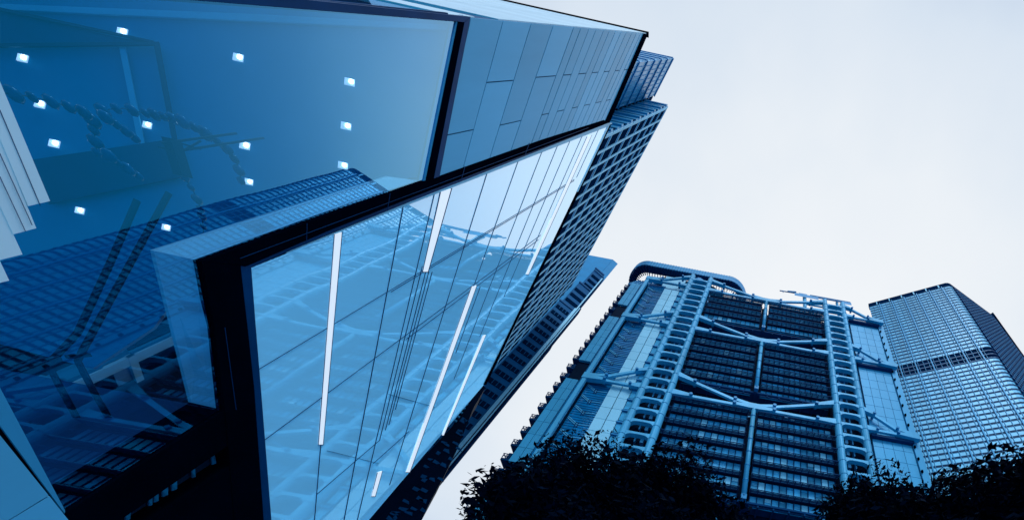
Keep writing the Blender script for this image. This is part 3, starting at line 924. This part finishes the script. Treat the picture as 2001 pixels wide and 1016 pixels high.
de = MB(); de.prism([H(s, v, 163.3) for s, v in stad(16, S0 + 9, S1 - 9, 5, 15, 0)], (0, 0, .4)); part(de, 'ring_deck', 'soffit', hb)
fr = MB()
for s in (-44, -36, -28, -20, -12):
    for v in (6, 13): fr.tube([H(s, v, 146), H(s, v, 163.3)], .35, 8)
    fr.bar(H(s, 6, 150), H(s + 5, 6, 163), .3); fr.bar(H(s, 6, 163), H(s + 5, 6, 152), .3)
for r in range(7):
    for c in range(5): fr.box(H, -47 + c * 1.4, -46 + c * 1.4, 3 + .6 * r, 3.5 + .6 * r, 147 + r * 2.2, 147.7 + r * 2.2)
fr.tube([H(-24.5, 3.5, 157), H(-24.5, 3.5, 158.6)], 2.4, 14); fr.tube([H(-24.5, 3.5, 156.2), H(-24.5, 3.5, 156.9)], 1.2, 12)
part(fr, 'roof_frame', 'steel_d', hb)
rf = MB()
for v in (3.0, 5.0):
    rf.bar(H(2, v, 152.2), H(26, v, 152.2), .5); rf.bar(H(2, v, 149), H(26, v, 149), .4)
for s in range(10, 27, 4): rf.bar(H(s, 3, 146), H(s, 3, 152.2), .5); rf.bar(H(s, 3, 148), H(s + 3.5, 3, 152), .3)
rf.box(H, -17, -2, 3.2, 3.6, 146, 151)
rf.box(H, 27, 38, 4, 14, 144, 148.5)
part(rf, 'roof_frame', 'steel', hb)

def HP(s, v, z):                                # a facade point pushed back v metres along its sight line
    return EYE + (H(s, 0, z) - EYE) * (1 + v / 55.86)
mc = thing('maintenance_crane', 'slim roof crane lying along the top edge of the steel tower', 'crane', tuple(H(13, 4, 152.5)))
b = MB(); b.box(HP, 9.5, 18, 3.4, 5.2, 155.6, 158.0); b.box(HP, 11, 14, 3.6, 5, 157.6, 158.6); part(b, 'cab', 'steel_d', mc)
b = MB()
for dz, dv in ((0, 0), (.9, .4), (0, .9)): b.bar(HP(15, 3.8 + dv, 157.3 + dz), HP(29.5, 3.4 + dv, 157.6 + dz), .34)
for k in range(14): b.bar(HP(15 + k, 3.8, 157.3), HP(15.6 + k, 4.2, 158.3), .14); b.bar(HP(15.6 + k, 4.2, 158.3), HP(16 + k, 3.8, 157.3), .14)
b.box(HP, 26.5, 29.8, 3.2, 4.8, 156.2, 158.4); part(b, 'boom', 'steel_d', mc)
b = MB(); b.bar(HP(10, 4.3, 157.6), HP(4.2, 4.0, 157.3), .3); b.bar(HP(10, 4.3, 158.6), HP(7, 4.1, 157.9), .5); b.bar(HP(5.4, 4, 157.3), HP(5.4, 4, 156.2), .2); part(b, 'jib', 'steel_d', mc)
b = MB(); b.tube([HP(13, 4.3, 146), HP(13, 4.3, 155.7)], .7, 10); b.tube([HP(24.5, 4.3, 146), HP(24.5, 4.3, 156.3)], .5, 10); b.bar(HP(13, 4.3, 150), HP(24.5, 4.3, 150), .5); part(b, 'mount', 'steel', mc)

# ================================================================== GRIDDED OFFICE TOWER (right)
CR = Vector((89.95, 2.96, 0)); CU = Vector((math.sin(RAD(-31.0)), math.cos(RAD(-31.0)), 0))   # along the bright face, away from the near corner
CL = 29.13; CB = 1.0                                                                          # face length, corner chamfer
CV = Vector((CU.y, -CU.x, 0))                                                                 # into the building
SR = (Vector((112.74, -2.19, 0)) - CR).normalized()                                           # along the dark face
ct = thing('gridded_tower', 'pale gridded office tower with a dark side and a dark louvre band at mid height', 'building', tuple(CR))
ZT = 183.8
Q0 = CR + CU * CL
Q1 = CR + CU * CB
Q2 = CR + SR * CB
Q3 = CR + SR * 23.4
Q4 = Q3 + Vector((math.sin(RAD(91)), math.cos(RAD(91)), 0)) * 26
Q5 = Q0 + SR * 40
Qm = Q1.lerp(Q2, .5) + ((CR - Q1.lerp(Q2, .5)) * .35)
foot = [Q0, Q1, Qm, Q2, Q3, Q4, Q5]
b = MB(); b.prism([p + CV * 0 for p in foot], (0, 0, 180.6)); part(b, 'core', 'cband', ct)
def CF(s, o, z): return CR + CU * s - CV * o + Vector((0, 0, z))
def path_band(b, P, o, z0, z1, th=.25):
    for p, q in zip(P[:-1], P[1:]):
        d = (q - p).normalized(); nn = Vector((d.y, -d.x, 0))
        if nn.dot(-p) < 0: nn = -nn
        b.prism([p + nn * o + Vector((0, 0, z0)), q + nn * o + Vector((0, 0, z0)), q + nn * o + Vector((0, 0, z1)), p + nn * o + Vector((0, 0, z1))], -nn * th)
PF = [Q0, Q1, Qm, Q2]
PS = [Q2, Q3, Q4]
FH = 2.12
z = 180.5; rows = []
while z > 2: rows.append(z); z -= FH
sp = MB(); sp2 = MB(); side = MB()
band_rows = 0
for z in rows:
    if 125.8 < z - FH / 2 < 131.2:
        path_band(sp2, PF, .02, z - FH + .55, z, .2)
        path_band(sp, PF, .30, z - FH, z - FH + .5, .3)
        continue
    g = MB()
    kk = 0.0
    while kk < CL - CB - .2:
        e_ = min(CL - CB, kk + 1.44)
        g.box(CF, CL - e_, CL - kk, .02, .14, z - FH + .62, z - .12); kk += 1.5
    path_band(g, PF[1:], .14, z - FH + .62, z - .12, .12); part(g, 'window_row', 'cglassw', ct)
    path_band(sp, PF, .22, z - .14, z + .08, .3); path_band(sp, PF, .22, z - FH + .36, z - FH + .60, .3)
    path_band(sp2, PF, .05, z - FH + .05, z - FH + .4, .1)
part(sp, 'spandrel', 'cline', ct)
part(sp2, 'louvre_band', 'cband', ct)
rb = MB()
for s in (3.9, 8.4, 12.9, 17.4, 21.9, 26.2):
    rb.box(CF, CL - s - .16, CL - s + .16, .1, .42, 0, 181)
part(rb, 'rib', 'crib', ct)
rb = MB()
s = 0.1
while s < CL - CB:
    rb.box(CF, CL - s - .05, CL - s + .05, .1, .26, 0, 180.6); s += 1.5
part(rb, 'mullion', 'crib', ct)
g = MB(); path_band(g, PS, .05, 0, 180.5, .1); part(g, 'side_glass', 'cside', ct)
g = MB()
for z in rows: path_band(g, PS, .5, z - .5, z - .02, .4)
part(g, 'side_spandrel', 'cline', ct)
g = MB()
for p, q in zip(PS[:-1], PS[1:]):
    d = (q - p).normalized(); L = (q - p).length; nn = Vector((d.y, -d.x, 0))
    if nn.dot(-p) < 0: nn = -nn
    k = 1.0
    while k < L:
        a = p + d * k
        g.prism([a + nn * .45, a + d * .22 + nn * .45, a + d * .22, a], (0, 0, 181)); k += 1.5
part(g, 'side_fin', 'crib', ct)
b = MB(); path_band(b, PF + PS[1:], .15, 180.7, 184.0, 1.2); b.prism([p + Vector((0, 0, 182.5)) for p in foot], (0, 0, .8)); part(b, 'roof_band', 'cband', ct)
b = MB()
for s in (3.0, 7.7, 12.2, 16.6, 21.0, 25.4):
    b.box(CF, CL - s - .2, CL - s + .2, .16, .4, 180.7, 183.2)
part(b, 'roof_post', 'trim', ct)

# ================================================================== DEEP-WINDOWED TOWER
XT = -40.0
KS = 40 / 29.0
dt = thing('deep_window_tower', 'tall tower of deep dark windows between pale spandrels behind the glass building', 'building', (XT, 65, 0))
ND = Vector((-0.8452, 0.5344, 0))               # its near face runs off this way
def D(s, o, z): return Vector((XT + o * KS, (47.1 + s) * KS, CZ + (z - CZ) * KS))
ztop, FD, PD = 246.6, 11.5, 4.9
b = MB(); b.prism([D(0, -.5, 0), D(99, -.5, 0), D(80, -40, 0), D(0, -.5, 0) + ND * 40], (0, 0, (ztop - .5) * KS)); part(b, 'core', 'ddark', dt)
pale = MB(); pier = MB(); fin = MB()
z = ztop; rows = []
while z > 20: rows.append(z); z -= FD
NC = 20
for z in rows:
    pale.box(D, 0, 99, -.32, -.19, z - 1.7, z - .5); fin.box(D, 0, 99, -.32, .02, z - .5, z + .1)
for k in range(NC):
    x0 = k * PD
    pier.box(D, x0, x0 + 1.55, -1.2, 0, 0, ztop)
part(pale, 'spandrel', 'dmid', dt); part(fin, 'floor_line', 'dpale', dt)
for k in range(NC):
    q = MB()
    q.box(D, k * PD, k * PD + .95, -.2, .0, 0, ztop)
    part(q, 'pier', 'dpale', dt)
for i, z in enumerate(rows):
    w = MB(); w.box(D, 0, 98, -.32, -.2, z - FD, z - .95)
    part(w, 'window_row', 'ddark', dt)
def DN(s, o, z): return Vector((XT, 47.1 * KS, 0)) + ND * s * KS + Vector((-ND.y, ND.x, 0)) * o * KS + Vector((0, 0, CZ + (z - CZ) * KS))
sgn = 1 if Vector((-ND.y, ND.x, 0)).dot(-Vector((XT, 65, 0))) > 0 else -1
nf_ = MB(); nd_ = MB()
for z in rows:
    nf_.box(DN, .2, 40, 0, sgn * .8, z - 2.2, z); nf_.box(DN, .2, 40, 0, sgn * .5, z - 7.2, z - 4.6)
    nd_.box(DN, .1, 40, 0, sgn * .3, z - 4.6, z - 2.2); nd_.box(DN, .1, 40, 0, sgn * .2, z - FD, z - 7.2)
part(nf_, 'near_spandrel', 'slim', dt); part(nd_, 'near_glazing', 'crib', dt)

# ================================================================== SLIM GLASS TOWER
XS = -52.0
st = thing('slim_glass_tower', 'blue banded tower top showing just above the panelled roof corner', 'building', (XS, 50, 0))
def T(s, o, z): return Vector((XS + o, 50 + s, z))
zt = 360.0; FS = 16.0
b = MB(); b.prism([T(0, -.5, 0), T(34, -.5, 0), T(34, -30, 0), T(0, -.5, 0) + ND * 30], (0, 0, zt)); part(b, 'core', 'crib', st)
bd_ = MB(); gl = MB(); ml = MB(); lo = MB()
z = zt
def TN(s, o, z): return Vector((XS, 50, 0)) + ND * s + Vector((-ND.y, ND.x, 0)) * o * sgn + Vector((0, 0, z))
while z > 60:
    gl.box(T, 0, 20.5, -.4, 0, z - FS + 1.6, z - 1.2)
    bd_.box(T, -.3, 20.7, -.4, .55, z - 1.2, z + .1); bd_.box(T, 0, 20.5, -.4, .2, z - FS + .4, z - FS + 1.2)
    lo.box(T, 21.2, 27, -.4, -.1, z - FS + .6, z - 1.0)
    bd_.box(T, 27.2, 30, -.4, .4, z - FS, z - 6)
    bd_.box(TN, 0, 30, 0, .6, z - 3, z); gl.box(TN, 0, 30, 0, .3, z - 9, z - 5)
    for k in range(10):
        ml.box(T, k * 2.2, k * 2.2 + .22, 0, .2, z - FS + .4, z - 1)
    z -= FS
part(gl, 'glazing', 'slim', st); part(bd_, 'floor_band', 'dmid', st); part(ml, 'mullion', 'crib', st); part(lo, 'louvre', 'cband', st)

# ================================================================== STEPPED TOWER
sc_ = thing('stepped_tower', 'dark stone tower with stepped crown and slot windows, seen in the gap', 'building', (-36, 220, 0))
NX = Vector((-0.8387, 0.5446, 0))
def stepped(x1, xl, zt, dy, depth, mname, name):
    b = MB()
    p0 = Vector((x1, 110 + dy, 0)); p1 = Vector((xl, 110 + dy, 0))
    b.prism([p0, p1, p1 + NX * 22, p1 + NX * 22 + Vector((0, depth, 0)), p0 * (1 + depth / 110 * .93)], (0, 0, zt))
    return part(b, name, mname, sc_)
stepped(-15.6, -21.6, 172.6, 0, 40, 'scw', 'lower_shaft')
stepped(-15.0, -20.9, 195.4, .8, 40, 'scw', 'middle_shaft')
stepped(-14.7, -20.0, 215.4, 1.6, 38, 'scw', 'upper_shaft')
stepped(-14.1, -17.1, 238.4, 2.6, 34, 'scp', 'crown')
def X(a, o, z): return Vector((a, 110 - o, z))
PW_ = 5.15
for k in range(30):
    z = 169.1 - k * PW_
    if z < 20: break
    w = MB(); w.box(X, -21.2, -16.1, .02, .25, z - 2.9, z - .6)
    wr = part(w, 'window_slot', 'ddark', sc_)
    m = MB()
    for a in (-19.9, -18.5, -17.2): m.box(X, a, a + .18, .26, .34, z - 2.9, z - .6)
    part(m, 'mullion', 'scw', wr)
for z, x0, x1, dy in [(190, -20.6, -15.3, .8), (184.5, -20.6, -15.3, .8), (179, -20.6, -15.3, .8), (210.5, -19.4, -15.0, 1.6), (205, -19.4, -15.0, 1.6), (199.8, -19.4, -15.0, 1.6)]:
    w = MB(); w.box(X, x0, x1, .02 - dy, .25 - dy, z - 2.9, z - .6); part(w, 'window_slot', 'ddark', sc_)
b = MB()
for z0 in (172.6, 195.4, 215.4):
    b.box(X, -21.8 if z0 < 180 else (-21.1 if z0 < 200 else -20.2), -15.2, .35 if z0 < 180 else -.4, -1.0 if z0 > 200 else -.8, z0 - .9, z0 + .15)
part(b, 'cornice', 'joint', sc_)
# wall faces beside the slots (the pale shoulder of each step)
b = MB()
for p, zt_, dy in ((-21.6, 172.0, 0), (-20.9, 195, .8), (-20.0, 215, 1.6), (-17.1, 238, 2.6)):
    q = Vector((p, 110 + dy, 0)); o = Vector((-0.5446, -0.8387, 0)) * .15
    b.prism([q + o, q + o + NX * 20, q + o + NX * 20 + Vector((0, 0, zt_)), q + o + Vector((0, 0, zt_))], -o * .9)
part(b, 'shoulder_wall', 'scp', sc_)
# vertical fins at the right edge, each ending at a step
for x0, x1, zt_, m, o in [(-15.55, -15.05, 174, 'trim', .5), (-15.0, -14.5, 207.9, 'trim', 1.2), (-14.45, -14.15, 207.9, 'cband', 1.3), (-14.1, -13.75, 173.8, 'trim', 2.0), (-13.7, -13.3, 173.8, 'cband', 2.1), (-13.25, -12.95, 141.6, 'cband', 2.6)]:
    b = MB(); b.box(X, x0, x1, o - 3, o, 0, zt_); part(b, 'edge_fin', m, sc_)

for o_ in sc_.children_recursive:               # drawn at 110 m, stands at 220 m and is twice as large
    for v_ in o_.data.vertices: v_.co = EYE + (v_.co - EYE) * 2
    o_.data.update()

# dark podium block at the foot of the gap
pb = thing('dark_podium', 'low dark block at the foot of the gap beside the curtain wall', 'building', (-14, 80, 0))
b = MB()
def Y8(x, y): return hit((x, y), Vector((0, 1, 0)), 80.0)
outl = [(884, 832), (925, 760), (942, 748), (948, 758), (926, 795), (893, 878), (868, 929), (835, 990), (822, 1020), (740, 1180), (560, 1180), (700, 1030)]
b.prism([Y8(x, y) for x, y in outl], (0, 7, 0)); part(b, 'block', 'core', pb)
b = MB()
for k in range(9):
    p = lerp((936, 756), (893, 822), k / 8)
    b.bar(Y8(p[0] - 9, p[1] - 2) - Vector((0, .3, 0)), Y8(p[0] - 1, p[1] + 3) - Vector((0, .3, 0)), .35)
b.bar(Y8(930, 751) - Vector((0, .4, 0)), Y8(886, 822) - Vector((0, .4, 0)), .3)
part(b, 'roof_ladder', 'flight', pb)
rp = random.Random(5)
for k in range(42):
    t = rp.random(); p = lerp((905, 815), (720, 1060), t)
    px = (p[0] + rp.uniform(-8, 26) * (1 + t), p[1] + rp.uniform(-10, 14))
    a = Y8(*px) - Vector((0, .12, 0))
    b = MB()
    b.prism([a, a + Vector((rp.uniform(.5, 1.3), 0, 0)), a + Vector((rp.uniform(.5, 1.2), 0, rp.uniform(.3, .9))), a + Vector((0, 0, rp.uniform(.3, .8)))], (0, .1, 0))
    part(b, 'window', 'scw', pb)

# ================================================================== TREES
def tree(az, dist, top, rad, seed, label, nleaf, low=0.0):
    rt = random.Random(seed)
    c = Vector((math.sin(RAD(az)) * dist, math.cos(RAD(az)) * dist, 0))
    t = thing('street_tree', label, 'tree', tuple(c), 'dark street trees in front of the towers')
    trunk = MB()
    zc = top * .62
    trunk.tube([c, c + Vector((.1, .05, zc * .4)), c + Vector((-.1, .15, zc * .75)), c + Vector((.05, 0, zc))], [.42, .33, .26, .14], 9)
    part(trunk, 'trunk', 'bark', t, True)
    lim = MB(); clumps = []
    for i in range(60):
        a = rt.uniform(0, 2 * math.pi); e = rt.uniform(-.35, 1.0)
        rr_ = rad * rt.uniform(.55, 1.0) * math.sqrt(max(.08, 1 - max(0, e) ** 2 * .85))
        zz = top * (.60 + .36 * e) + rt.uniform(-.4, .4) if e > 0 else top * (.60 + .30 * e)
        p = c + Vector((math.cos(a) * rr_, math.sin(a) * rr_, zz))
        clumps.append((p, rt.uniform(.9, 1.9)))
        if i < 16:
            s0 = c + Vector((0, 0, zc * rt.uniform(.45, .95)))
            mid = s0.lerp(p, .5) + Vector((0, 0, .5))
            lim.tube([s0, mid, p], [.14, .08, .03], 6)
    for i in range(40):
        p = c + Vector((rt.uniform(-.5, .5) * rad, rt.uniform(-.5, .5) * rad, top * rt.uniform(.35, .9)))
        clumps.append((p, rt.uniform(1.4, 2.2)))
    part(lim, 'limb', 'bark', t)
    cr = MB()
    for k in range(nleaf):
        p, r = clumps[rt.randrange(len(clumps))]
        d = Vector((rt.gauss(0, 1), rt.gauss(0, 1), rt.gauss(0, .75)))
        d = d.normalized() * r * rt.random() ** .45
        q = p + d
        L = rt.uniform(.11, .22) if rt.random() < .62 else rt.uniform(.28, .5); wd = L * rt.uniform(.36, .5)
        ax = Vector((rt.gauss(0, 1), rt.gauss(0, 1), rt.gauss(-.3, .6))).normalized()
        sd_ = ax.cross(Vector((rt.gauss(0, 1), rt.gauss(0, 1), rt.gauss(0, 1)))).normalized()
        cr.add([q - ax * L / 2, q + sd_ * wd / 2, q + ax * L / 2, q - sd_ * wd / 2], [(0, 1, 2, 3)])
    part(cr, 'crown', 'leaf', t)
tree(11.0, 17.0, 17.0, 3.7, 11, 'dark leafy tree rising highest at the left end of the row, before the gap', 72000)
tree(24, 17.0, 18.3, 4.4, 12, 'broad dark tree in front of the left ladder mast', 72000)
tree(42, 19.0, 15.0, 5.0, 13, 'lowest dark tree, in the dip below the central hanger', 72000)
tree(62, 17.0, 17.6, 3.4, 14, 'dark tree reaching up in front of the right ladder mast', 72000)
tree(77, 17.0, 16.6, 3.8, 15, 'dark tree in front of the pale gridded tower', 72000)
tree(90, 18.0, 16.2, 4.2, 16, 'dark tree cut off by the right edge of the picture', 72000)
